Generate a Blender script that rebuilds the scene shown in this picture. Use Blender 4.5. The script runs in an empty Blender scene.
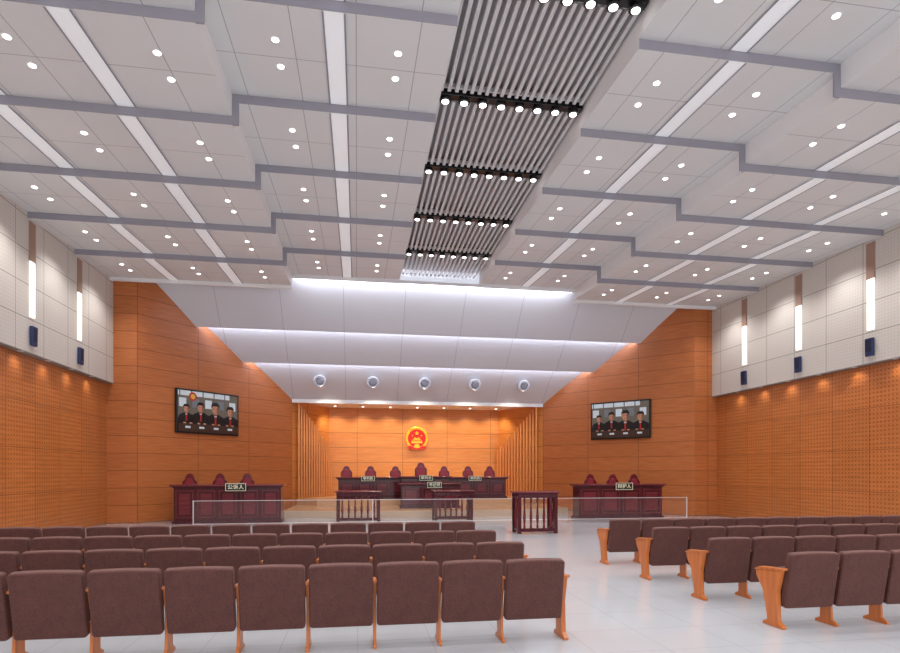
import bpy, math, random
from mathutils import Vector, Matrix
random.seed(4)
scene = bpy.context.scene
COL = scene.collection
C = 3.1          # room centre line
HW = 11.75       # half width
ZO = 8.6         # outer ceiling height
ZI = 9.03        # inner (raised) ceiling height
def lin(c):
    return tuple(((v/255)/12.92 if v/255 <= .04045 else ((v/255+.055)/1.055)**2.4) for v in c) + (1,)

# ------------------------------------------------------------------ materials
class NT:
    def __init__(s, name):
        s.mat = bpy.data.materials.new(name); s.mat.use_nodes = True
        s.t = s.mat.node_tree; s.b = s.t.nodes['Principled BSDF']
    def n(s, typ, **kw):
        nd = s.t.nodes.new(typ)
        for k, v in kw.items(): setattr(nd, k, v)
        return nd
    def put(s, sock, v):
        if isinstance(v, (int, float, tuple, list)): sock.default_value = v
        else: s.t.links.new(v, sock)
    def m(s, op, a, b=None, c=None):
        nd = s.n('ShaderNodeMath', operation=op); s.put(nd.inputs[0], a)
        if b is not None: s.put(nd.inputs[1], b)
        if c is not None: s.put(nd.inputs[2], c)
        return nd.outputs[0]
    def xyz(s):
        tc = s.n('ShaderNodeTexCoord'); sp = s.n('ShaderNodeSeparateXYZ')
        s.t.links.new(tc.outputs['Object'], sp.inputs[0]); s.tc = tc.outputs['Object']
        return sp.outputs
    def line(s, co, per, w, off=0.):
        fr = s.m('FRACT', s.m('DIVIDE', s.m('ADD', co, off+100*per), per))
        return s.m('LESS_THAN', fr, w/per)
    def mix(s, f, a, b):
        nd = s.n('ShaderNodeMix', data_type='RGBA'); s.put(nd.inputs[0], f)
        s.put(nd.inputs[6], a); s.put(nd.inputs[7], b); return nd.outputs[2]
    def noise(s, scale=(1, 1, 1), sc=5., det=3., vec=None):
        mp = s.n('ShaderNodeMapping'); mp.inputs['Scale'].default_value = scale
        if not hasattr(s, 'tc'): s.xyz()
        s.t.links.new(vec or s.tc, mp.inputs[0])
        nz = s.n('ShaderNodeTexNoise'); nz.inputs['Scale'].default_value = sc; nz.inputs['Detail'].default_value = det
        s.t.links.new(mp.outputs[0], nz.inputs[0]); return nz.outputs[0]

def plain(name, rgb, rough=.5, metal=0., emit=0., var=.12, sc=6., ecol=None):
    k = NT(name); f = k.noise(sc=sc)
    a = lin(rgb); b = tuple(v*(1-var) for v in a[:3])+(1,)
    k.put(k.b.inputs['Base Color'], k.mix(f, b, a))
    k.b.inputs['Roughness'].default_value = rough; k.b.inputs['Metallic'].default_value = metal
    if emit:
        k.b.inputs['Emission Color'].default_value = lin(ecol or rgb); k.b.inputs['Emission Strength'].default_value = emit
    return k.mat

def wood(name, c1, c2, horiz='x', vert='z', pw=2.4, ph=.62, joint=True, dots=False, rough=.35, jw=.02, grain='h', spec=.5):
    k = NT(name); o = k.xyz(); ax = {'x': 0, 'y': 1, 'z': 2}
    h = o[ax[horiz]]; v = o[ax[vert]]
    sc = [1, 1, 1]
    if grain == 'h': sc[ax[vert]] = 14; sc[ax[horiz]] = .9
    else: sc[ax[horiz]] = 14; sc[ax[vert]] = .9
    f = k.noise(tuple(sc), 1.6, 5.)
    f = k.m('MULTIPLY_ADD', k.m('SUBTRACT', f, .5), 2.0, .5)
    f = k.m('MINIMUM', k.m('MAXIMUM', f, 0.), 1.)
    col = k.mix(f, lin(c1), lin(c2))
    if joint:
        cell = k.m('ADD', k.m('FLOOR', k.m('DIVIDE', h, pw)), k.m('MULTIPLY', k.m('FLOOR', k.m('DIVIDE', v, ph)), 7.3))
        wn = k.n('ShaderNodeTexWhiteNoise', noise_dimensions='1D'); k.put(wn.inputs['W'], cell)
        tone = k.m('MULTIPLY_ADD', wn.outputs[0], .12, .0)
        col = k.mix(tone, col, (0.1, .035, .01, 1))
        g = k.m('MAXIMUM', k.line(h, pw, jw), k.line(v, ph, jw))
        col = k.mix(k.m('MULTIPLY', g, .65), col, lin((80, 38, 18)))
    if dots:
        p = .125
        fx = k.m('SUBTRACT', k.m('FRACT', k.m('DIVIDE', k.m('ADD', h, 50), p)), .5)
        fz = k.m('SUBTRACT', k.m('FRACT', k.m('DIVIDE', k.m('ADD', v, 50), p)), .5)
        r = k.m('ADD', k.m('MULTIPLY', fx, fx), k.m('MULTIPLY', fz, fz))
        col = k.mix(k.m('MULTIPLY', k.m('LESS_THAN', r, .06), .5), col, lin((90, 46, 20)))
    k.put(k.b.inputs['Base Color'], col); k.b.inputs['Roughness'].default_value = rough
    k.b.inputs['Specular IOR Level'].default_value = spec
    return k.mat

def gridmat(name, base, linec, a='x', b='y', pa=1.3, pb=1.3, w=.02, rough=.6, offa=0., offb=0., var=.05, dots=0, strength=1.):
    k = NT(name); o = k.xyz(); ax = {'x': 0, 'y': 1, 'z': 2}
    f = k.noise(sc=.7)
    la = lin(base); lb = tuple(v*(1-var) for v in la[:3])+(1,)
    col = k.mix(f, lb, la)
    g = k.m('MAXIMUM', k.line(o[ax[a]], pa, w, offa), k.line(o[ax[b]], pb, w, offb))
    col = k.mix(k.m('MULTIPLY', g, strength), col, lin(linec))
    if dots:
        p = dots
        fx = k.m('SUBTRACT', k.m('FRACT', k.m('DIVIDE', k.m('ADD', o[ax[a]], 50), p)), .5)
        fz = k.m('SUBTRACT', k.m('FRACT', k.m('DIVIDE', k.m('ADD', o[ax[b]], 50), p)), .5)
        r = k.m('ADD', k.m('MULTIPLY', fx, fx), k.m('MULTIPLY', fz, fz))
        col = k.mix(k.m('MULTIPLY', k.m('LESS_THAN', r, .05), .22), col, lin(linec))
    k.put(k.b.inputs['Base Color'], col); k.b.inputs['Roughness'].default_value = rough
    return k.mat

M = {}
M['ceil'] = gridmat('ceiling_panel_white', (223, 225, 226), (160, 160, 164), 'x', 'y', 1.04, 1.3, .014, .6, offa=-C, offb=-11.8)
M['drop'] = plain('ceiling_edge_shade_grey', (152, 149, 160), .6, var=.04)  # shade on the camera-facing drop faces is put into this darker colour
M['recess'] = plain('recess_white', (236, 236, 238), .6, var=.03)
M['louver'] = gridmat('louver_white', (214, 216, 224), (168, 170, 188), 'x', 'y', 2.42, 50., .02, .45, offa=-C+1.21, var=.04)
M['upper'] = gridmat('upper_wall_white', (214, 208, 201), (142, 136, 130), 'y', 'z', 1.37, .9, .02, .6, offb=-5.03, dots=.1)
M['sidewood'] = wood('perforated_wood', (206, 126, 68), (184, 104, 50), 'y', 'z', 1.37, 1.25, dots=True, jw=.02)
M['splay'] = wood('veneer_panel', (204, 124, 70), (176, 98, 52), 'x', 'z', 2.44, .63, jw=.024, rough=.3)
M['backwood'] = wood('veneer_back', (230, 154, 84), (208, 128, 62), 'x', 'z', 2.4, .78, jw=.022)
M['fin'] = wood('fin_wood', (230, 158, 92), (206, 130, 68), 'x', 'z', joint=False, grain='v')
M['floor'] = gridmat('floor_tile', (193, 196, 202), (164, 167, 174), 'x', 'y', .8, .8, .012, .09, var=.12, strength=.6)
M['dais'] = gridmat('dais_floor', (204, 160, 118), (150, 124, 104), 'x', 'y', .8, .8, .01, .2)
M['daisedge'] = plain('dais_edge_stone', (206, 180, 156), .3)
M['chairwood'] = wood('armrest_wood', (210, 124, 62), (182, 96, 42), 'y', 'z', joint=False, grain='v', rough=.3)
k = NT('brown_fabric'); f = k.noise(sc=70., det=3.); g = k.noise(sc=10., det=3.)
f = k.m('MINIMUM', k.m('MAXIMUM', k.m('MULTIPLY_ADD', k.m('SUBTRACT', k.m('MULTIPLY_ADD', g, .35, k.m('MULTIPLY', f, .65)), .5), 1.8, .5), 0.), 1.)
c = k.mix(f, lin((60, 27, 23)), lin((100, 55, 48))); k.put(k.b.inputs['Base Color'], c)
k.b.inputs['Roughness'].default_value = .7; k.b.inputs['Sheen Weight'].default_value = .25; k.b.inputs['Sheen Tint'].default_value = lin((225, 180, 170))
bp = k.n('ShaderNodeBump'); bp.inputs['Strength'].default_value = .4; bp.inputs['Distance'].default_value = .01
k.put(bp.inputs['Height'], f); k.put(k.b.inputs['Normal'], bp.outputs[0]); M['fabric'] = k.mat
M['mahog'] = wood('mahogany', (90, 24, 36), (56, 12, 22), 'x', 'z', joint=False, grain='v', rough=.16)
M['mahoglight'] = wood('mahogany_frame', (122, 42, 52), (88, 26, 36), 'x', 'z', joint=False, grain='h', rough=.16)
M['chairred'] = wood('rosewood_red', (118, 22, 40), (84, 12, 28), 'x', 'z', joint=False, grain='v', rough=.2)
M['leather'] = plain('maroon_leather', (146, 34, 54), .35)
M['black'] = plain('black_plastic', (14, 14, 18), .3)
M['navy'] = plain('navy_speaker', (40, 52, 96), .5)
M['navydark'] = plain('navy_grille', (20, 28, 58), .6)
M['gold'] = plain('emblem_gold', (250, 190, 50), .35, .3, .25)
M['red'] = plain('emblem_red', (215, 20, 22), .4, 0, .15)
M['white'] = plain('white_paint', (236, 234, 236), .4)
M['nozzle'] = plain('nozzle_grey', (205, 207, 216), .35)
M['nozzlein'] = plain('nozzle_inner', (150, 152, 164), .3, .2)
M['glow'] = plain('lamp_lens', (255, 252, 250), .5, 0, 5., var=0)
M['striplight'] = plain('diffuser_strip', (234, 238, 242), .4, 0, .22, var=0)
M['slot'] = plain('wall_tube', (255, 250, 240), .5, 0, 1.0, var=0)
M['cove'] = plain('cove_tube', (226, 232, 255), .5, 0, 9., var=0)
M['slat'] = plain('slat_grey', (214, 213, 214), .45)
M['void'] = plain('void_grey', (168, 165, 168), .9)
M['tan'] = plain('niche_tan', (168, 136, 120), .6)
M['plate'] = plain('plate_dark', (18, 18, 16), .3)
M['ivory'] = plain('lettering_ivory', (232, 228, 200), .4, 0, .3, var=0)
M['steel'] = plain('rail_white', (236, 236, 240), .3, .2)
k = NT('clear_glass'); k.xyz(); k.put(k.b.inputs['Base Color'], k.mix(k.noise(), (1, 1, 1, 1), (.97, .98, 1, 1)))
k.b.inputs['Alpha'].default_value = .015; k.b.inputs['Roughness'].default_value = .05; M['glass'] = k.mat

# ------------------------------------------------------------------ mesh builder
class MB:
    def __init__(s): s.v = []; s.f = []; s.m = []; s.mats = []
    def mi(s, mat):
        if mat not in s.mats: s.mats.append(mat)
        return s.mats.index(mat)
    def add(s, vs, fs, mat):
        b = len(s.v); s.v += [tuple(v) for v in vs]; i = s.mi(mat)
        for f in fs: s.f.append([b+j for j in f]); s.m.append(i)
        return s
    def box(s, x0, x1, y0, y1, z0, z1, mat):
        vs = [(x, y, z) for x in (x0, x1) for y in (y0, y1) for z in (z0, z1)]
        return s.add(vs, [(0, 1, 3, 2), (4, 6, 7, 5), (0, 4, 5, 1), (2, 3, 7, 6), (0, 2, 6, 4), (1, 5, 7, 3)], mat)
    def prism(s, poly, ax, a, b, mat):
        n = len(poly)
        def p(u, v, w): return (w, u, v) if ax == 'x' else ((u, w, v) if ax == 'y' else (u, v, w))
        area = sum(poly[i][0]*poly[(i+1) % n][1]-poly[(i+1) % n][0]*poly[i][1] for i in range(n))
        if area < 0: poly = poly[::-1]
        vs = [p(u, v, a) for u, v in poly]+[p(u, v, b) for u, v in poly]
        fs = [list(range(n))[::-1], [n+i for i in range(n)]]+[(i, (i+1) % n, n+(i+1) % n, n+i) for i in range(n)]
        if ax == 'y': fs = [list(f)[::-1] for f in fs]
        return s.add(vs, fs, mat)
    def lathe(s, prof, mat, cx=0, cy=0, cz=0, seg=14, axis='z'):
        vs = []; n = len(prof)
        for r, z in prof:
            for i in range(seg):
                a = 2*math.pi*i/seg; u, v = r*math.cos(a), r*math.sin(a)
                vs.append((cx+u, cy+v, cz+z) if axis == 'z' else ((cx+u, cy+z, cz+v)))
        fs = []
        for j in range(n-1):
            for i in range(seg):
                q = (j*seg+i, j*seg+(i+1) % seg, (j+1)*seg+(i+1) % seg, (j+1)*seg+i)
                fs.append(q if axis == 'z' else q[::-1])
        fs.append(tuple(range(seg))[::-1] if axis == 'z' else tuple(range(seg)))
        fs.append(tuple((n-1)*seg+i for i in range(seg)) if axis == 'z' else tuple((n-1)*seg+i for i in range(seg))[::-1])
        return s.add(vs, fs, mat)
    def mesh(s, name):
        me = bpy.data.meshes.new(name); me.from_pydata(s.v, [], s.f)
        for m in s.mats: me.materials.append(m)
        for p, i in zip(me.polygons, s.m): p.material_index = i
        me.update(); return me
    def obj(s, name, parent=None, bevel=0, loc=(0, 0, 0), rot=(0, 0, 0), smooth=False, seg=2):
        me = s.mesh(name); o = bpy.data.objects.new(name, me); COL.objects.link(o)
        o.location = loc; o.rotation_euler = rot
        if parent: o.parent = parent
        if smooth:
            for p in me.polygons: p.use_smooth = True
        if bevel:
            b = o.modifiers.new('bevel', 'BEVEL'); b.width = bevel; b.segments = seg; b.limit_method = 'ANGLE'
        return o
def empty(name, loc=(0, 0, 0), rz=0):
    o = bpy.data.objects.new(name, None); o.empty_display_size = .2; COL.objects.link(o)
    o.location = loc; o.rotation_euler = (0, 0, rz); return o
def tag(o, cat, label, group=None):
    o['category'] = cat; o['label'] = label
    if group: o['group'] = group
    return o
def struct(o, cat, label):
    o['kind'] = 'structure'; o['category'] = cat; o['label'] = label; return o
def clone(root, loc, rz=None, scale=None):
    n = root.copy(); COL.objects.link(n); n.location = loc
    if rz is not None: n.rotation_euler = (0, 0, rz)
    if scale: n.scale = scale if isinstance(scale, tuple) else (scale,)*3
    for ch in root.children:
        c2 = ch.copy(); COL.objects.link(c2); c2.parent = n
        for g in ch.children:
            g2 = g.copy(); COL.objects.link(g2); g2.parent = c2
    return n

# ------------------------------------------------------------------ room shell
Y0 = -3.
ZT = 9.9
o = MB().box(C-HW-.6, C+HW+.6, Y0, 32, -.2, 0, M['floor']).obj('floor'); struct(o, 'floor', 'pale grey polished stone tile floor')
for sg, nm in ((-1, 'left'), (1, 'right')):
    xw = C+sg*(HW+.22); xi = C+sg*HW
    o = MB().box(min(xw, xw+sg*.2), max(xw, xw+sg*.2), Y0, 22.7, 0, 5.03, M['sidewood']).obj('wall_'+nm)
    struct(o, 'wall', 'perforated orange wood acoustic wall panelling')
    o = MB().box(min(xi, xw+sg*.2), max(xi, xw+sg*.2), Y0, 22.7, 5.03, 9.0, M['upper']).obj('wall_'+nm+'_upper')
    struct(o, 'wall', 'white perforated square acoustic panels on upper wall')
    a, b = C+sg*10.95, C+sg*(HW+.3)
    o = MB().box(min(a, b), max(a, b), 22.5, 22.75, 0, ZT, M['splay']).obj('wall_'+nm+'_return')
    struct(o, 'wall', 'narrow orange veneer panelled pier')
    L = math.hypot(4.85, 5.5); ph = math.atan2(5.5, 4.85)
    m = MB()
    if sg < 0:
        m.box(0, L, 0, .25, 0, ZT, M['splay']); o = m.obj('wall_splayed_'+nm, loc=(C-10.95, 22.5, 0), rot=(0, 0, ph))
    else:
        m.box(-L, 0, 0, .25, 0, ZT, M['splay']); o = m.obj('wall_splayed_'+nm, loc=(C+10.95, 22.5, 0), rot=(0, 0, -ph))
    struct(o, 'wall', 'angled orange wood veneer wall with panel joints')
    p0 = (C+sg*6.1, 28.); p1 = (C+sg*4.55, 31.)
    m = MB().prism([p0, p1, (p1[0]+sg*.2, p1[1]), (p0[0]+sg*.2, p0[1]+.0)], 'z', 0, 5.22, M['backwood'])
    struct(m.obj('wall_niche_'+nm), 'wall', 'angled wood side of the judges niche')
o = MB().box(C-5.2, C+5.2, 31, 31.2, 0, 5.22, M['backwood']).obj('wall_front'); struct(o, 'wall', 'warm orange wood veneer wall behind judges')
o = MB().box(C-6.3, C+6.3, 28.0, 31.2, 5.22, 5.4, M['recess']).obj('ceiling_niche'); struct(o, 'ceiling', 'white ceiling over the judges niche')

# ceiling bands (sawtooth)
DZ = .17; J = 5.5; YB = 11.8; YE = 22.2; LL = 1.5; LR = 1.62
def prof(y, z0): return z0+DZ*(((y-YB) % 2.6)/2.6)
def bands():
    ys = [YB+2.6*k for k in range(-6, 5)]
    ys = [y for y in ys if y > Y0 and y < YE-.01]
    seg = []; prev = Y0
    for y in ys+[YE]:
        seg.append((prev, y)); prev = y
    return seg
cm = MB()
def band_region(x0, x1, z0):
    for a, b in bands():
        za = prof(a+1e-6, z0); zb = prof(b-1e-6, z0)
        cm.add([(x0, a, za), (x1, a, za), (x1, b, zb), (x0, b, zb)], [(0, 3, 2, 1)], M['ceil'])
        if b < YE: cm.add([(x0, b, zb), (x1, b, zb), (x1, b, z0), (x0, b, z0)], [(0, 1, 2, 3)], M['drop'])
        else: cm.box(x0, x1, b-.01, b+.1, z0+.05, z0+.28, M['recess'])
for sg in (-1, 1):
    lip = LL if sg < 0 else LR
    def xs(a, b): return (C+sg*a, C+sg*b) if sg > 0 else (C-b, C-a)
    band_region(*xs(lip, J), ZI); band_region(*xs(J, HW), ZO)
    x = C+sg*J
    for a, b in bands():
        cm.add([(x, a, prof(a+1e-6, ZI)), (x, b, prof(b-1e-6, ZI)), (x, b, prof(b-1e-6, ZO)), (x, a, prof(a+1e-6, ZO))], [(0, 1, 2, 3)], M['recess'])
        if b < YE:
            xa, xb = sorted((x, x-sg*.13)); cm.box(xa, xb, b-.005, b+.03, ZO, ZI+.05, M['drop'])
    x = C+sg*lip
    for a, b in bands():
        cm.add([(x, a, prof(a+1e-6, ZI)), (x, b, prof(b-1e-6, ZI)), (x, b, 9.85), (x, a, 9.85)], [(0, 1, 2, 3)], M['recess'])
cm.box(C-LL, C+LR, YE, YE+.1, ZI+.06, ZI+.16, M['recess'])
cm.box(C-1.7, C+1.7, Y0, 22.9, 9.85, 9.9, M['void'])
cm.box(C-HW-.5, C+HW+.5, Y0, 28.5, 9.95, 10.05, M['recess'])
o = cm.obj('ceiling'); struct(o, 'ceiling', 'white stepped acoustic panel ceiling with staggered bands')

rows = [8.9, 11.7, 14.5, 17.3, 20.1]
secs = [(6.2, 8.75), (9.05, 11.55), (11.85, 14.35), (14.65, 17.15), (17.45, 19.95), (20.25, 22.75)]
for a, b in secs:
    m = MB()
    for i in range(20):
        x = C-1.42+i*.155
        m.box(x-.035, x+.035, a, b, 9.52, 9.58, M['slat'])
    m.box(C-1.47, C+1.57, a, a+.05, 9.58, 9.66, M['slat']); m.box(C-1.47, C+1.57, b-.05, b, 9.58, 9.66, M['slat'])
    tag(m.obj('ceiling_grille'), 'grille', 'grey slatted ceiling grille in recessed trough', 'ceiling grilles')
for y in rows:
    m = MB().box(C-1.48, C+1.6, y-.09, y+.09, 9.5, 9.74, M['black'])
    tag(m.obj('lamp_track', bevel=.01), 'lighting track', 'black transverse lamp track between ceiling slats', 'lamp tracks')
base = None
for y in rows:
    for i in range(8):
        x = C-1.32+i*.39
        if base is None:
            base = empty('spotlight', (x, y, 9.42)); tag(base, 'lamp', 'round black bezel spotlight under ceiling track', 'track spotlights')
            MB().lathe([(.09, .08), (.11, .04), (.12, 0), (.09, -.01)], M['black']).obj('housing', base)
            MB().lathe([(.075, -.012), (.07, -.025), (.05, -.03)], M['glow']).obj('lens', base)
        else: clone(base, (x, y, 9.42))

for off in (3.46, 7.4, 9.6):
    for sg in (-1, 1):
        x = C+sg*off; z0 = ZI if off < J else ZO; m = MB()
        for a, b in bands():
            za = prof(a+1e-6, z0)-.012; zb = prof(b-1e-6, z0)-.012
            m.add([(x-.16, a+.01, za), (x+.16, a+.01, za), (x+.16, b-.01, zb), (x-.16, b-.01, zb)], [(0, 3, 2, 1)], M['striplight'])
            for s2 in (-1, 1):
                e = x+s2*.17
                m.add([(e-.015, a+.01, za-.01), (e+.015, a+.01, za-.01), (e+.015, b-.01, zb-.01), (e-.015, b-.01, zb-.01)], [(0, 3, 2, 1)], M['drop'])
        tag(m.obj('ceiling_light_strip'), 'light strip', 'long white diffuser light strip set in ceiling panels', 'ceiling light strips')

dl = None
def spot(x, y, z, e, ang=130, col=(1, .98, .96), tgt=None, blend=.8, r=.06):
    L = bpy.data.lights.new('downlight_beam', 'SPOT'); L.energy = e; L.spot_size = math.radians(ang); L.spot_blend = blend
    L.color = col; L.shadow_soft_size = r
    lo = bpy.data.objects.new('downlight_beam', L); COL.objects.link(lo); lo.location = (x, y, z)
    if tgt: lo.rotation_euler = (Vector(tgt)-Vector((x, y, z))).to_track_quat('-Z', 'Y').to_euler()
    return lo
def area(x, y, z, sx, sy, e, tgt, col=(.94, .96, 1)):
    L = bpy.data.lights.new('cove_lamp', 'AREA'); L.shape = 'RECTANGLE'; L.size = sx; L.size_y = sy; L.energy = e; L.color = col
    lo = bpy.data.objects.new('cove_lamp', L); COL.objects.link(lo); lo.location = (x, y, z)
    lo.rotation_euler = (Vector(tgt)-Vector((x, y, z))).to_track_quat('-Z', 'Y').to_euler(); return lo
for kb in range(-4, 4):
    for sg in (-1, 1):
        for off in (2.4, 4.45, 6.3, 8.5, 10.7):
            z0 = ZI if off < J else ZO
            ym = YB+2.6*kb+1.2
            for dy in (-.36, .36):
                y = ym+dy; x = C+sg*off; z = prof(y, z0)
                if dl is None:
                    dl = empty('downlight', (x, y, z)); tag(dl, 'lamp', 'small round recessed white ceiling downlight', 'ceiling downlights')
                    MB().lathe([(.05, -.005), (.072, -.012), (.078, -.005), (.078, .0)], M['white'], seg=20).obj('trim_ring', dl)
                    MB().lathe([(.055, -.010), (.05, -.018), (.035, -.02)], M['glow'], seg=20).obj('lens', dl)
                else: clone(dl, (x, y, z))
            if off in (2.4, 6.3, 10.7): spot(C+sg*off, ym, z0-.06, 250 if off < 8 else 190)

# louvers
lips = [(22.55, 9.3), (24.24, 7.6), (25.9, 6.55), (28.0, 5.22)]
def hw(y): return 10.95-.882*(max(y, 22.5)-22.5)-.02
for i in range(3):
    ya, za = lips[i]; yb, zb = lips[i+1]
    if i: ya += .12; za += .27
    m = MB(); n = 6; pts = []
    for j in range(n+1):
        t = j/n; pts.append((ya+(yb-ya)*t, za+(zb-za)*t+.05*math.sin(math.pi*t)))
    for j in range(n):
        (y1, z1), (y2, z2) = pts[j], pts[j+1]
        w1, w2 = hw(y1), hw(y2)
        m.add([(C-w1, y1, z1), (C+w1, y1, z1), (C+w2, y2, z2), (C-w2, y2, z2)], [(0, 3, 2, 1)], M['louver'])
    w = hw(yb)
    if i < 2: m.box(C-w+.02, C+w-.02, yb-.0, yb+.04, zb, zb+.15, M['louver'])
    tag(m.obj('ceiling_louver'), 'ceiling panel', 'curved white acoustic louver panel above the bench wall', 'acoustic louvers')
    if i < 2:
        w = hw(yb+.12)-.1
        m = MB().box(C-w, C+w, yb+.05, yb+.09, zb+.05, zb+.10, M['cove'])
        tag(m.obj('cove_light'), 'light strip', 'cool white cove light tube behind louver lip', 'cove lights')
        area(C, yb+.07, zb+.13, 2*w, .04, 70, (C, yb+.7, zb-.12))
m = MB().box(C-J+.05, C+J-.05, YE+.11, YE+.15, ZI+.06, ZI+.11, M['cove'])
tag(m.obj('cove_light'), 'light strip', 'cool white cove light tube at ceiling edge', 'cove lights')
area(C, YE+.14, ZI+.13, 2*J-.2, .05, 90, (C, YE+.8, ZI-.25))
o = MB().box(C-6.1, C+6.1, 27.95, 28.0, 5.1, 5.3, M['recess']).obj('trim_1'); struct(o, 'trim', 'white edge trim above judges niche')

dome = None
for i in range(5):
    x = C+(i-2)*2.38; y = 26.75; z = 5.95
    if dome is None:
        dome = empty('dome_spotlight', (x, y, z)); tag(dome, 'lamp', 'round grey gimbal spotlight nozzle on louver panel', 'bench wall spotlights')
        MB().lathe([(.2, .3), (.28, .06), (.29, .0), (.26, -.05), (.19, -.05), (.17, .0)], M['nozzle'], axis='y', seg=28).obj('housing', dome, bevel=.01)
        MB().lathe([(.165, -.01), (.13, -.07), (.07, -.08)], M['nozzlein'], axis='y', seg=20).obj('lens', dome)
        dome.rotation_euler = (math.radians(25), 0, 0)
    else: clone(dome, (x, y, z))
    spot(x, y-.3, z-.15, 230, 80, (1, .9, .74), (C+(i-2)*1.9, 29.6, 1.6))

# niche fins
for sg in (-1, 1):
    for i in range(14):
        t = i/13
        x = C+sg*(5.80-1.38*t); y = 28.15+2.5*t; h = 5.15-2.1*t
        m = MB().box(x-.035, x+.035, y-.06, y+.06, 0.6, h, M['fin'])
        tag(m.obj('wood_fin', bevel=.006), 'wall fin', 'tall vertical pale wood fin beside judges wall', 'wooden fins')
nd = None
for i in range(7):
    x = C-4.2+i*1.4
    if nd is None:
        nd = empty('downlight', (x, 30.1, 5.22)); tag(nd, 'lamp', 'small warm downlight washing the judges wall', 'niche downlights')
        MB().lathe([(.05, -.005), (.085, -.02), (.095, 0)], M['white']).obj('trim_ring', nd)
        MB().lathe([(.07, -.012), (.04, -.034)], M['glow']).obj('lens', nd)
    else: clone(nd, (x, 30.1, 5.22))
    spot(x, 30.1, 5.15, 115, 125, (1, .85, .62), (x, 30.9, 1))

for sg, ys in ((-1, (11.9, 14.6, 17.2, 19.9)), (1, (12., 14.8, 17.6, 20.4))):
    xi = C+sg*HW
    for y in ys:
        r = empty('wall_light', (xi, y, 6.0)); tag(r, 'wall lamp', 'tall slim vertical wall light with tan top on white panels', 'wall lights')
        MB().box(*sorted((-sg*.035, -sg*.001)), -.14, .14, 1.5, 2.55, M['tan']).obj('backplate', r)
        MB().box(*sorted((-sg*.035, -sg*.001)), -.12, .12, 0, 1.5, M['slot']).obj('diffuser', r, bevel=.01)
        r = empty('wall_speaker', (xi-sg*.01, y, 5.5)); tag(r, 'speaker', 'small navy wall speaker on white acoustic panel', 'wall speakers')
        MB().prism([(0, -.26), (0, .26), (-sg*.09, .26), (-sg*.08, -.26)], 'y', -.13, .13, M['navy']).obj('cabinet', r, bevel=.015)
        MB().box(*sorted((-sg*.06, -sg*.093)), -.09, .09, -.14, .21, M['navydark']).obj('speaker_grille', r)
    for j in range(10):
        y = 8.3+j*1.37+.3
        r = MB().lathe([(.05, .0), (.07, -.01), (.075, .0)], M['white'], cx=xi+sg*.07, cy=y, cz=5.03).obj('wall_washer'); tag(r, 'lamp', 'tiny recessed washer lamp above wood panelling', 'wall washers')
        spot(xi+sg*.0, y, 4.98, 14, 140, (1, .92, .8), (xi+sg*.12, y, 3), 1., .08)

# ------------------------------------------------------------------ dais
def arc(x0, x1, y, bulge, n=24):
    return [(x0+(x1-x0)*i/n, y-bulge*math.sin(math.pi*i/n)) for i in range(n+1)]
P = arc(C-6.0, C+6.0, 24.2, .9)
m = MB().prism(P+[(C+6.0, 28.0), (C+4.5, 30.95), (C-4.5, 30.95), (C-6.0, 28.0)], 'z', 0, .27, M['daisedge'])
m.prism([(x*1, y+.05) for x, y in P]+[(C+5.95, 27.98), (C+4.5, 30.93), (C-4.5, 30.93), (C-5.95, 27.98)], 'z', .27, .3, M['dais'])
tag(m.obj('platform'), 'platform', 'low pale platform with curved front edge under benches')
m = MB().prism([(C-4.9, 26.9), (C+4.9, 26.9), (C+5.9, 28), (C+4.4, 30.9), (C-4.4, 30.9), (C-5.9, 28)], 'z', .301, .6, M['dais'])
tag(m.obj('judges_platform'), 'platform', 'raised wooden step platform behind long bench')

# ------------------------------------------------------------------ desks
def text(s, size, parent, loc, mat, rot=(math.pi/2, 0, 0), name='lettering', ext=.002):
    cu = bpy.data.curves.new(name, 'FONT'); cu.body = s; cu.size = size; cu.extrude = ext
    cu.align_x = 'CENTER'; cu.align_y = 'CENTER'
    t = bpy.data.objects.new(name, cu); COL.objects.link(t)
    bpy.context.view_layer.update()
    me = bpy.data.meshes.new_from_object(t.evaluated_get(bpy.context.evaluated_depsgraph_get()))
    me.materials.clear(); me.materials.append(mat)
    bpy.data.objects.remove(t)
    o = bpy.data.objects.new(name, me); COL.objects.link(o); o.location = loc; o.rotation_euler = rot
    o.parent = parent; return o
def nameplate(dk, x, d, h0, s, label, w=.7, h=.27):
    r = empty('name_plate', (x, -d/2-.078, h0-h+.04)); r.parent = dk; r['label'] = label
    MB().box(-w/2, w/2, -.05, 0, 0, h, M['plate']).obj('plate', r, bevel=.006)
    m = MB()
    for a in ((-w/2, w/2, 0, .012), (-w/2, w/2, h-.012, h), (-w/2, -w/2+.012, .012, h-.012), (w/2-.012, w/2, .012, h-.012)):
        m.box(a[0], a[1], -.06, -.045, a[2], a[3], M['ivory'])
    m.obj('border', r)
    text(s, h*.7, r, (0, -.056, h*.5), M['ivory'])
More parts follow.
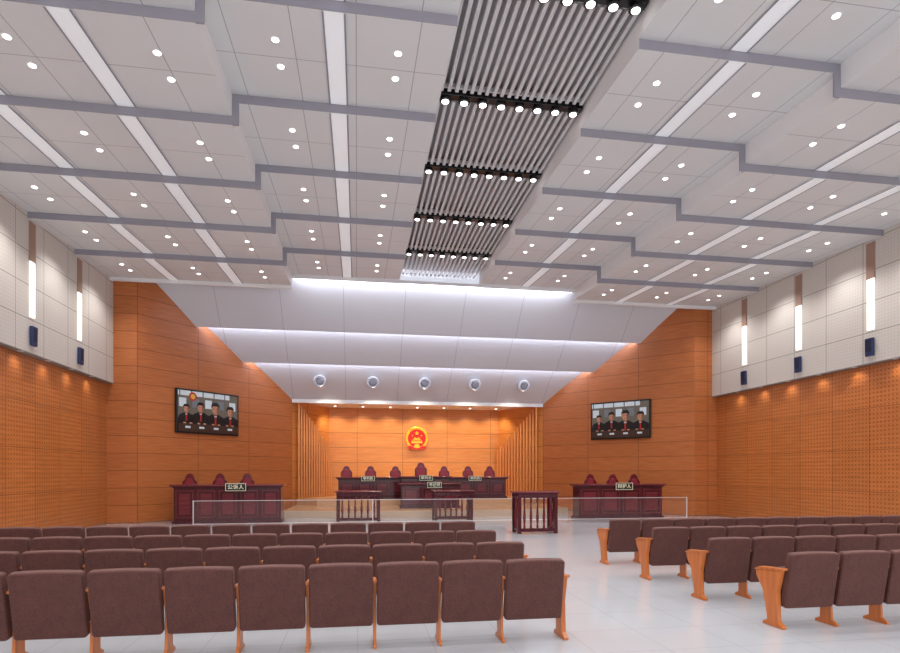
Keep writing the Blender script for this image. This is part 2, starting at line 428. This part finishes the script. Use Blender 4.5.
def desk(name, x, y, w, d, h, z=0, label='', npan=None, rz=0):
    r = empty(name, (x, y, z), rz); tag(r, 'desk', label)
    m = MB().box(-w/2+.05, w/2-.05, -d/2+.06, d/2-.06, .1, h-.07, M['mahog']); m.box(-w/2, w/2, -d/2, d/2, 0, .1, M['mahog'])
    m.obj('body', r, bevel=.01)
    m = MB().box(-w/2-.06, w/2+.06, -d/2-.08, d/2+.04, h-.07, h, M['mahoglight']); m.box(-w/2, w/2, -d/2-.02, d/2, h-.12, h-.07, M['mahog'])
    m.obj('worktop', r, bevel=.02)
    n = npan or max(2, round(w/.8)); pw = (w-.1)/n; m = MB()
    for i in range(n):
        a = -w/2+.05+i*pw+.06; b = a+pw-.12; f = -d/2+.06; t = .05
        z0, z1 = .2, h-.2
        m.box(a, b, f-.03, f, z0, z0+t, M['mahoglight']); m.box(a, b, f-.03, f, z1-t, z1, M['mahoglight'])
        m.box(a, a+t, f-.03, f, z0+t, z1-t, M['mahoglight']); m.box(b-t, b, f-.03, f, z0+t, z1-t, M['mahoglight'])
        m.box(a+.12, b-.12, f-.015, f, z0+.12, z1-.12, M['mahoglight'])
    m.obj('front_panel', r, bevel=.005)
    return r
d1 = desk('prosecution_desk', -4.6, 22.3, 3.8, .8, 1.4, 0, 'long dark mahogany panelled desk below wall screen')
d2 = desk('defence_desk', 10.35, 22.0, 3.6, .8, 1.38, 0, 'long dark mahogany panelled desk beside angled wall')
d3 = desk('judges_bench', C, 27.25, 8.0, .55, 1.02, .6, 'long dark mahogany judges bench on raised platform', 10)
d4 = desk('presiding_bench', C, 26.55, 2.3, .5, 1.36, .3, 'taller mahogany centre section of the judges bench', 3)
d5 = desk('clerk_desk', C, 24.9, 2.6, .7, 1.08, .3, 'dark mahogany panelled clerk desk in front of judges', 3)
nameplate(d1, .3, .8, 1.4, '公诉人', 'dark name plate reading 公诉人')
nameplate(d2, .05, .8, 1.38, '辩护人', 'dark name plate reading 辩护人')
nameplate(d3, -2.6, .55, 1.02, '审判员', 'dark name plate reading 审判员', .6, .22)
nameplate(d3, 2.4, .55, 1.02, '审判员', 'dark name plate reading 审判员', .6, .22)
nameplate(d4, 0, .5, 1.36, '审判长', 'dark name plate reading 审判长', .6, .24)
nameplate(d5, .15, .7, 1.08, '书记员', 'dark name plate reading 书记员', .6, .24)

def baluster_desk(name, x, y, w, d, h, label, rz=0, n=7):
    r = empty(name, (x, y, 0), rz); tag(r, 'table', label)
    m = MB().box(-w/2-.05, w/2+.05, -d/2-.05, d/2+.05, h-.06, h, M['mahoglight']); m.box(-w/2, w/2, -d/2, d/2, h-.2, h-.06, M['mahog'])
    m.obj('tabletop', r, bevel=.02)
    for sx in (-1, 1):
        for sy in (-1, 1):
            cx, cy = sx*(w/2-.06), sy*(d/2-.06)
            m = MB().box(cx-.055, cx+.055, cy-.055, cy+.055, 0, h-.2, M['mahog']); m.obj('leg', r, bevel=.008)
    m = MB().box(-w/2+.03, w/2-.03, -d/2+.0, -d/2+.12, .06, .16, M['mahog'])
    m.box(-w/2+.03, -w/2+.12, -d/2+.12, d/2, .06, .16, M['mahog']); m.box(w/2-.12, w/2-.03, -d/2+.12, d/2, .06, .16, M['mahog'])
    m.obj('base_rail', r, bevel=.01)
    hh = h-.36; prof = [(.028, 0), (.04, .05), (.026, .1), (.046, hh*.35), (.03, hh*.6), (.024, hh*.8), (.04, hh-.05), (.028, hh)]
    for i in range(n):
        bx = -w/2+.22+(w-.44)*i/(n-1)
        MB().lathe(prof, M['mahoglight'], cx=bx, cy=-d/2+.06, cz=.16, seg=10).obj('baluster', r, smooth=True)
    for sx in (-1, 1):
        for i in range(2):
            by = -d/2+.06+(d-.12)*(i+1)/3
            MB().lathe(prof, M['mahoglight'], cx=sx*(w/2-.06), cy=by, cz=.16, seg=10).obj('baluster', r, smooth=True)
baluster_desk('witness_table', 0.05, 22.0, 1.6, .8, 1.15, 'mahogany table with turned balusters facing the bench', n=6)
baluster_desk('witness_table', 3.65, 22.2, 1.5, .8, 1.15, 'mahogany table with turned balusters before clerk desk', n=6)
baluster_desk('defendant_dock', 5.36, 17.1, 1.25, .7, 1.27, 'mahogany dock stand with turned balusters on open floor', n=5)

# ------------------------------------------------------------------ official chairs (facing -Y)
def ochair():
    r = empty('judge_chair'); tag(r, 'chair', 'high-backed dark red leather judge chair with carved crest', 'judge chairs')
    def crest(s, top):
        L = [(.22, .55), (.26, .9), (.275, 1.1), (.27, 1.2), (.235, 1.265), (.19, 1.29), (.165, 1.34), (.15, 1.4), (.11, 1.455), (.055, 1.487)]
        return [(-x*s, z) for x, z in L]+[(0, top)]+[(x*s, z) for x, z in L[::-1]]
    MB().prism(crest(1, 1.5), 'y', .24, .31, M['chairred']).obj('backrest', r, bevel=.015)
    MB().prism([(x*.74, .6+(z-.55)*.8) for x, z in crest(1, 1.48)], 'y', .2, .26, M['leather']).obj('back_cushion', r, bevel=.02)
    MB().box(-.27, .27, -.26, .28, .42, .5, M['chairred']).obj('seat_frame', r, bevel=.01)
    MB().box(-.25, .25, -.25, .24, .5, .58, M['leather']).obj('seat', r, bevel=.03)
    for sx in (-1, 1):
        m = MB().box(sx*.29-.03, sx*.29+.03, -.24, .28, .74, .79, M['chairred']); m.box(sx*.29-.025, sx*.29+.025, -.22, -.17, .42, .74, M['chairred']); m.box(sx*.29-.025, sx*.29+.025, .2, .25, .42, .74, M['chairred'])
        m.obj('armrest', r, bevel=.01)
        for sy in (-.23, .25):
            MB().lathe([(.025, 0), (.035, .06), (.028, .2), (.036, .42)], M['chairred'], cx=sx*.24, cy=sy, seg=8).obj('leg', r)
    return r
oc = ochair(); oc.location = (C, 28.1, .6); oc.scale = (1.1, 1.1, 1.15)
for dx in (-3.6, -2.45, -1.25, 1.15, 2.35, 3.45):
    clone(oc, (C+dx, 28.1, .6), 0, (.98, .98, 1.03))
for x in (-6.3, -5.2, -4.2): clone(oc, (x, 23.15, 0), 0, (1.0, 1.0, 1.2))
for x in (9.65, 10.65, 11.6): clone(oc, (x, 22.8, 0), 0, (1.0, 1.0, 1.18))

# ------------------------------------------------------------------ barrier
a, b = -5.45, 12.55
r = empty('glass_barrier', ((a+b)/2, 20.6, 0)); w = (b-a)/2
tag(r, 'barrier', 'low clear glass barrier with slim white rails')
MB().box(-w, w, -.015, .015, .868, .882, M['steel']).obj('top_rail', r)
MB().box(-w, w, -.015, .015, .09, .104, M['steel']).obj('bottom_rail', r)
MB().box(-w+.02, w-.02, -.006, .006, .104, .868, M['glass']).obj('glass_panel', r)
for x in (-w+.02, -w/3, w/3, w-.02):
    MB().box(x-.012, x+.012, -.02, .02, 0, .89, M['steel']).obj('post', r)

# ------------------------------------------------------------------ emblem
r = empty('national_emblem', (3.16, 30.999, 3.65)); tag(r, 'emblem', 'red and gold round national emblem on wood wall')
def circ(rad, n=40, sx=1, sz=1, cz=0): return [(sx*rad*math.cos(2*math.pi*i/n), cz+sz*rad*math.sin(2*math.pi*i/n)) for i in range(n)]
MB().prism(circ(.6, 48, 1, 1.03), 'y', -.08, 0, M['gold']).obj('disc', r, bevel=.02)
m = MB()
for i in range(44):
    a = 2*math.pi*(i+.5)/44
    if abs(a-1.5*math.pi) < .35: continue
    cx, cz = .545*math.cos(a), .56*math.sin(a); t = a+math.pi/2+(.5 if math.cos(a) > 0 else -.5)
    u = (math.cos(t), math.sin(t)); v = (-u[1], u[0])
    m.prism([(cx+u[0]*.075, cz+u[1]*.075), (cx+v[0]*.022, cz+v[1]*.022), (cx-u[0]*.075, cz-u[1]*.075), (cx-v[0]*.022, cz-v[1]*.022)], 'y', -.12, -.08, M['gold'])
m.obj('wheat_wreath', r)
MB().prism(circ(.48, 44), 'y', -.1, -.08, M['red']).obj('red_field', r)
m = MB()
def star(cx, cz, R, rot=0):
    p = []
    for i in range(10):
        a = math.pi/2+rot+i*math.pi/5; q = R if i % 2 == 0 else R*.4
        p.append((cx+q*math.cos(a), cz+q*math.sin(a)))
    m.prism(p, 'y', -.13, -.1, M['gold'])
star(0, .27, .13)
for a in (-62, -24, 24, 62):
    t = math.radians(a); star(.27*math.sin(t), .27-.27*math.cos(t), .05)
m.obj('stars', r)
m = MB()
for (x0, x1, z0, z1) in ((-.3, .3, -.26, -.2), (-.27, .27, -.2, -.12), (-.24, .24, -.1, -.075), (-.17, .17, -.06, -.035)):
    m.box(x0, x1, -.13, -.1, z0, z1, M['gold'])
m.prism([(-.25, -.1), (.25, -.1), (.19, -.06), (-.19, -.06)], 'y', -.13, -.1, M['gold'])
m.prism([(-.18, -.035), (.18, -.035), (.12, .01), (-.12, .01)], 'y', -.13, -.1, M['gold'])
for i in range(5): m.box(-.2+i*.1-.012, -.2+i*.1+.012, -.14, -.1, -.2, -.1, M['red'])
m.obj('gate', r)
m = MB().prism(circ(.13, 16, 1, 1, -.44), 'y', -.14, -.1, M['gold'])
for i in range(12):
    a = i*math.pi/6; m.box(.14*math.cos(a)-.02, .14*math.cos(a)+.02, -.14, -.1, -.44+.14*math.sin(a)-.02, -.44+.14*math.sin(a)+.02, M['gold'])
m.obj('gear', r)
MB().prism([(-.5, -.42), (-.3, -.4), (-.1, -.52), (.1, -.52), (.3, -.4), (.5, -.42), (.42, -.62), (.3, -.54), (.12, -.6), (-.12, -.6), (-.3, -.54), (-.42, -.62)], 'y', -.17, -.12, M['red']).obj('ribbon', r)

# ------------------------------------------------------------------ wall screens
def flat(name, rgb, e=.25): return plain(name, rgb, .4, 0, e, var=.35, sc=7)
S = dict(bg=flat('screen_wall', (104, 98, 88), .2), lite=flat('screen_light', (190, 200, 206), .35), dark=flat('screen_robe', (10, 10, 13), .02), skin=flat('screen_skin', (186, 132, 104), .18),
         wood=flat('screen_wood', (66, 42, 30), .1), blue=flat('screen_blue', (110, 118, 124)), red=flat('screen_red', (170, 28, 28), .3), gold=flat('screen_gold', (210, 165, 60)),
         shade=flat('screen_skin_shade', (140, 90, 68), .1))
def tv(x, y, z, rz, label, emblem):
    r = empty('wall_screen', (x, y, z), rz); tag(r, 'television', label)
    w, h = 1.42, .86
    m = MB().box(-w, w, -.1, .0, -h, h, M['black']); m.obj('frame', r, bevel=.02)
    m = MB(); f = -.104
    def q(x0, x1, z0, z1, mt, k=0): m.box(x0, x1, f-.001*k-.003, f+.003, z0, z1, mt)
    q(-w+.07, w-.07, -h+.07, h-.07, S['bg'], 0)
    q(-w+.07, .95, h-.26, h-.07, S['lite'], 1)
    for i in range(5): q(-1.3+i*.5, -1.25+i*.5, h-.26, h-.07, S['bg'], 2)
    for i in range(5): q(-1.3+i*.56, -1.0+i*.56, .16, .5, S['blue'] if i % 2 else S['lite'], 2)
    def ell(cx, cz, a, b, mt, k, n=20): m.prism([(cx+a*math.cos(2*math.pi*i/n), cz+b*math.sin(2*math.pi*i/n)) for i in range(n)], 'y', f-.001*k-.003, f, mt)
    if emblem: ell(-.72, .58, .17, .17, S['red'], 3); ell(-.72, .58, .1, .1, S['gold'], 4)
    for n_, (cx, s, b) in enumerate(((-1.0, 1.25, -.16), (-.38, 1.45, -.12), (.28, 1.75, -.18), (.98, 1.55, -.2))):
        def T(pts): return [(max(min(cx+px*s, w-.07), -w+.07), b+pz*s) for px, pz in pts]
        k0 = 6+n_*6
        def P_(pts, mt, k): m.prism(T(pts), 'y', f-.001*(k0+k), f, mt)
        bt = (-.5-b)/s
        P_([(-.33, bt), (-.31, -.12), (-.24, .0), (-.08, .08), (.08, .08), (.24, .0), (.31, -.12), (.33, bt)], S['dark'], 0)
        P_([(-.05, .08), (.05, .08), (.0, -.05)], S['lite'], 1)
        P_([(-.018, .02), (.018, .02), (.022, -.17), (-.022, -.17)], S['red'], 2)
        P_([(-.045, .04), (.045, .04), (.045, .14), (-.045, .14)], S['shade'], 2)
        m.prism([(cx+.088*s*math.cos(a_*.314), b+.2*s+.12*s*math.sin(a_*.314)) for a_ in range(20)], 'y', f-.001*(k0+3), f, S['skin'])
        P_([(.03, .1), (.08, .14), (.09, .26), (.045, .26)], S['shade'], 4)
        P_([(-.1, .21), (-.105, .29), (-.06, .345), (.06, .345), (.105, .29), (.1, .21), (.07, .265), (-.07, .265)], S['dark'], 5)
        for e in (-1, 1): P_([(e*.035-.014, .198), (e*.035+.014, .198), (e*.035+.014, .21), (e*.035-.014, .21)], S['dark'], 5)
        P_([(-.028, .128), (.028, .128), (.022, .138), (-.022, .138)], S['red'], 5)
    q(-w+.07, w-.07, -h+.07, -.48, S['wood'], 32)
    for cx in (-.95, -.35, .3, .95):
        q(cx-.11, cx+.11, -.66, -.58, S['lite'], 34)
        for e in (-1, 1): ell(cx+e*.13, -.46, .065, .03, S['skin'], 34, 10)
    m.obj('screen', r)
ph = math.atan2(5.5, 4.85)
nx, ny = math.sin(ph), -math.cos(ph)
tv(-5.97+nx*.03, 24.64+ny*.03, 4.22, ph, 'wide wall screen showing robed judges and red emblem', True)
tv(11.9-nx*.03, 24.94+ny*.03, 4.22, -ph, 'wide wall screen showing robed judges near defence desk', False)

# ------------------------------------------------------------------ audience chairs
def achair(kind):
    r = empty('auditorium_chair'); tag(r, 'chair', 'brown fabric auditorium chair with wooden side panels', 'auditorium chairs')
    def outline(w, z0, z1, rad, archh):
        p = []
        for (cx, cz, a0) in ((w-rad, z1-rad, 0), (-w+rad, z1-rad, 90), (-w+rad, z0+rad, 180), (w-rad, z0+rad, 270)):
            for i in range(6):
                a = math.radians(a0+18*i); x = cx+rad*math.cos(a); z = cz+rad*math.sin(a)
                if cz > (z0+z1)/2: z += archh*(1-(x/w)**2)
                p.append((x, z))
            if a0 == 0:
                for xx in (.5, 0, -.5): p.append((xx*w, z1+archh*(1-xx*xx)))
        return p
    o = MB().prism(outline(.324, .24, .905, .032, .012), 'y', -.05, .05, M['fabric']).obj('backrest', r, bevel=.02, rot=(math.radians(10), 0, 0), seg=3)
    for vtx in o.data.vertices: vtx.co.z -= .3
    o.location = (0, .02, .3)
    MB().box(-.28, .28, .12, .21, .34, .7, M['fabric']).obj('seat', r, bevel=.035, seg=3)
    MB().box(-.3, .3, .06, .12, .3, .35, M['black']).obj('seat_bracket', r)
    def side(x, t=.016, b=1.):
        poly = [(-.03*b, .69), (.30, .66), (.36*b, .63), (.35*b, .57), (.25*b, .42), (.2*b, .2), (.2, .07), (.28, .03), (.28, 0), (-.06, 0), (-.06, .03), (.02, .07), (.03, .2), (.04, .42)]
        MB().prism(poly, 'x', x-t, x+t, M['chairwood']).obj('side_panel', r, bevel=.006)
        t2 = t+.003 if t < .02 else t+.012
        MB().prism([(-.06*b, .69), (-.06*b, .72), (.32, .69), (.37*b, .65), (.36*b, .635), (.30, .66)], 'x', x-t2, x+t2, M['chairwood']).obj('armrest', r, bevel=.006)
    if kind == 'L': side(-.362, .03, 1.12)
    else: side(-.344)
    if kind == 'R': side(.36, .028, 1.12)
    return r
bases = {}
def place(kind, x, y):
    if kind not in bases:
        bases[kind] = achair(kind); bases[kind].location = (x, y, 0)
    else: clone(bases[kind], (x, y, 0))
for y in (6.15, 7.7, 9.3, 11.0):
    x = 2.27-.36; kd = 'R'
    while x > max(-.56*y-1.2, C-HW+.6):
        place(kd, x, y); kd = 'N'; x -= .69
    x = 4.95+.36; kd = 'L'
    while x < min(1.09*y+1.2, C+HW-.6):
        place(kd, x, y); kd = 'N'; x += .69

# ------------------------------------------------------------------ light
w = bpy.data.worlds.new('world'); scene.world = w; w.use_nodes = True
w.node_tree.nodes['Background'].inputs[0].default_value = (.97, .98, 1, 1); w.node_tree.nodes['Background'].inputs[1].default_value = 1.7

cam = bpy.data.cameras.new('camera'); co = bpy.data.objects.new('camera', cam); COL.objects.link(co)
cam.lens = 36*580/900; cam.sensor_width = 36; cam.shift_y = 145.5/900
co.location = (0, 0, 1.85); co.rotation_euler = (math.pi/2, 0, -math.atan(93/580)); cam.clip_end = 200
scene.camera = co
scene.view_settings.view_transform = 'Standard'
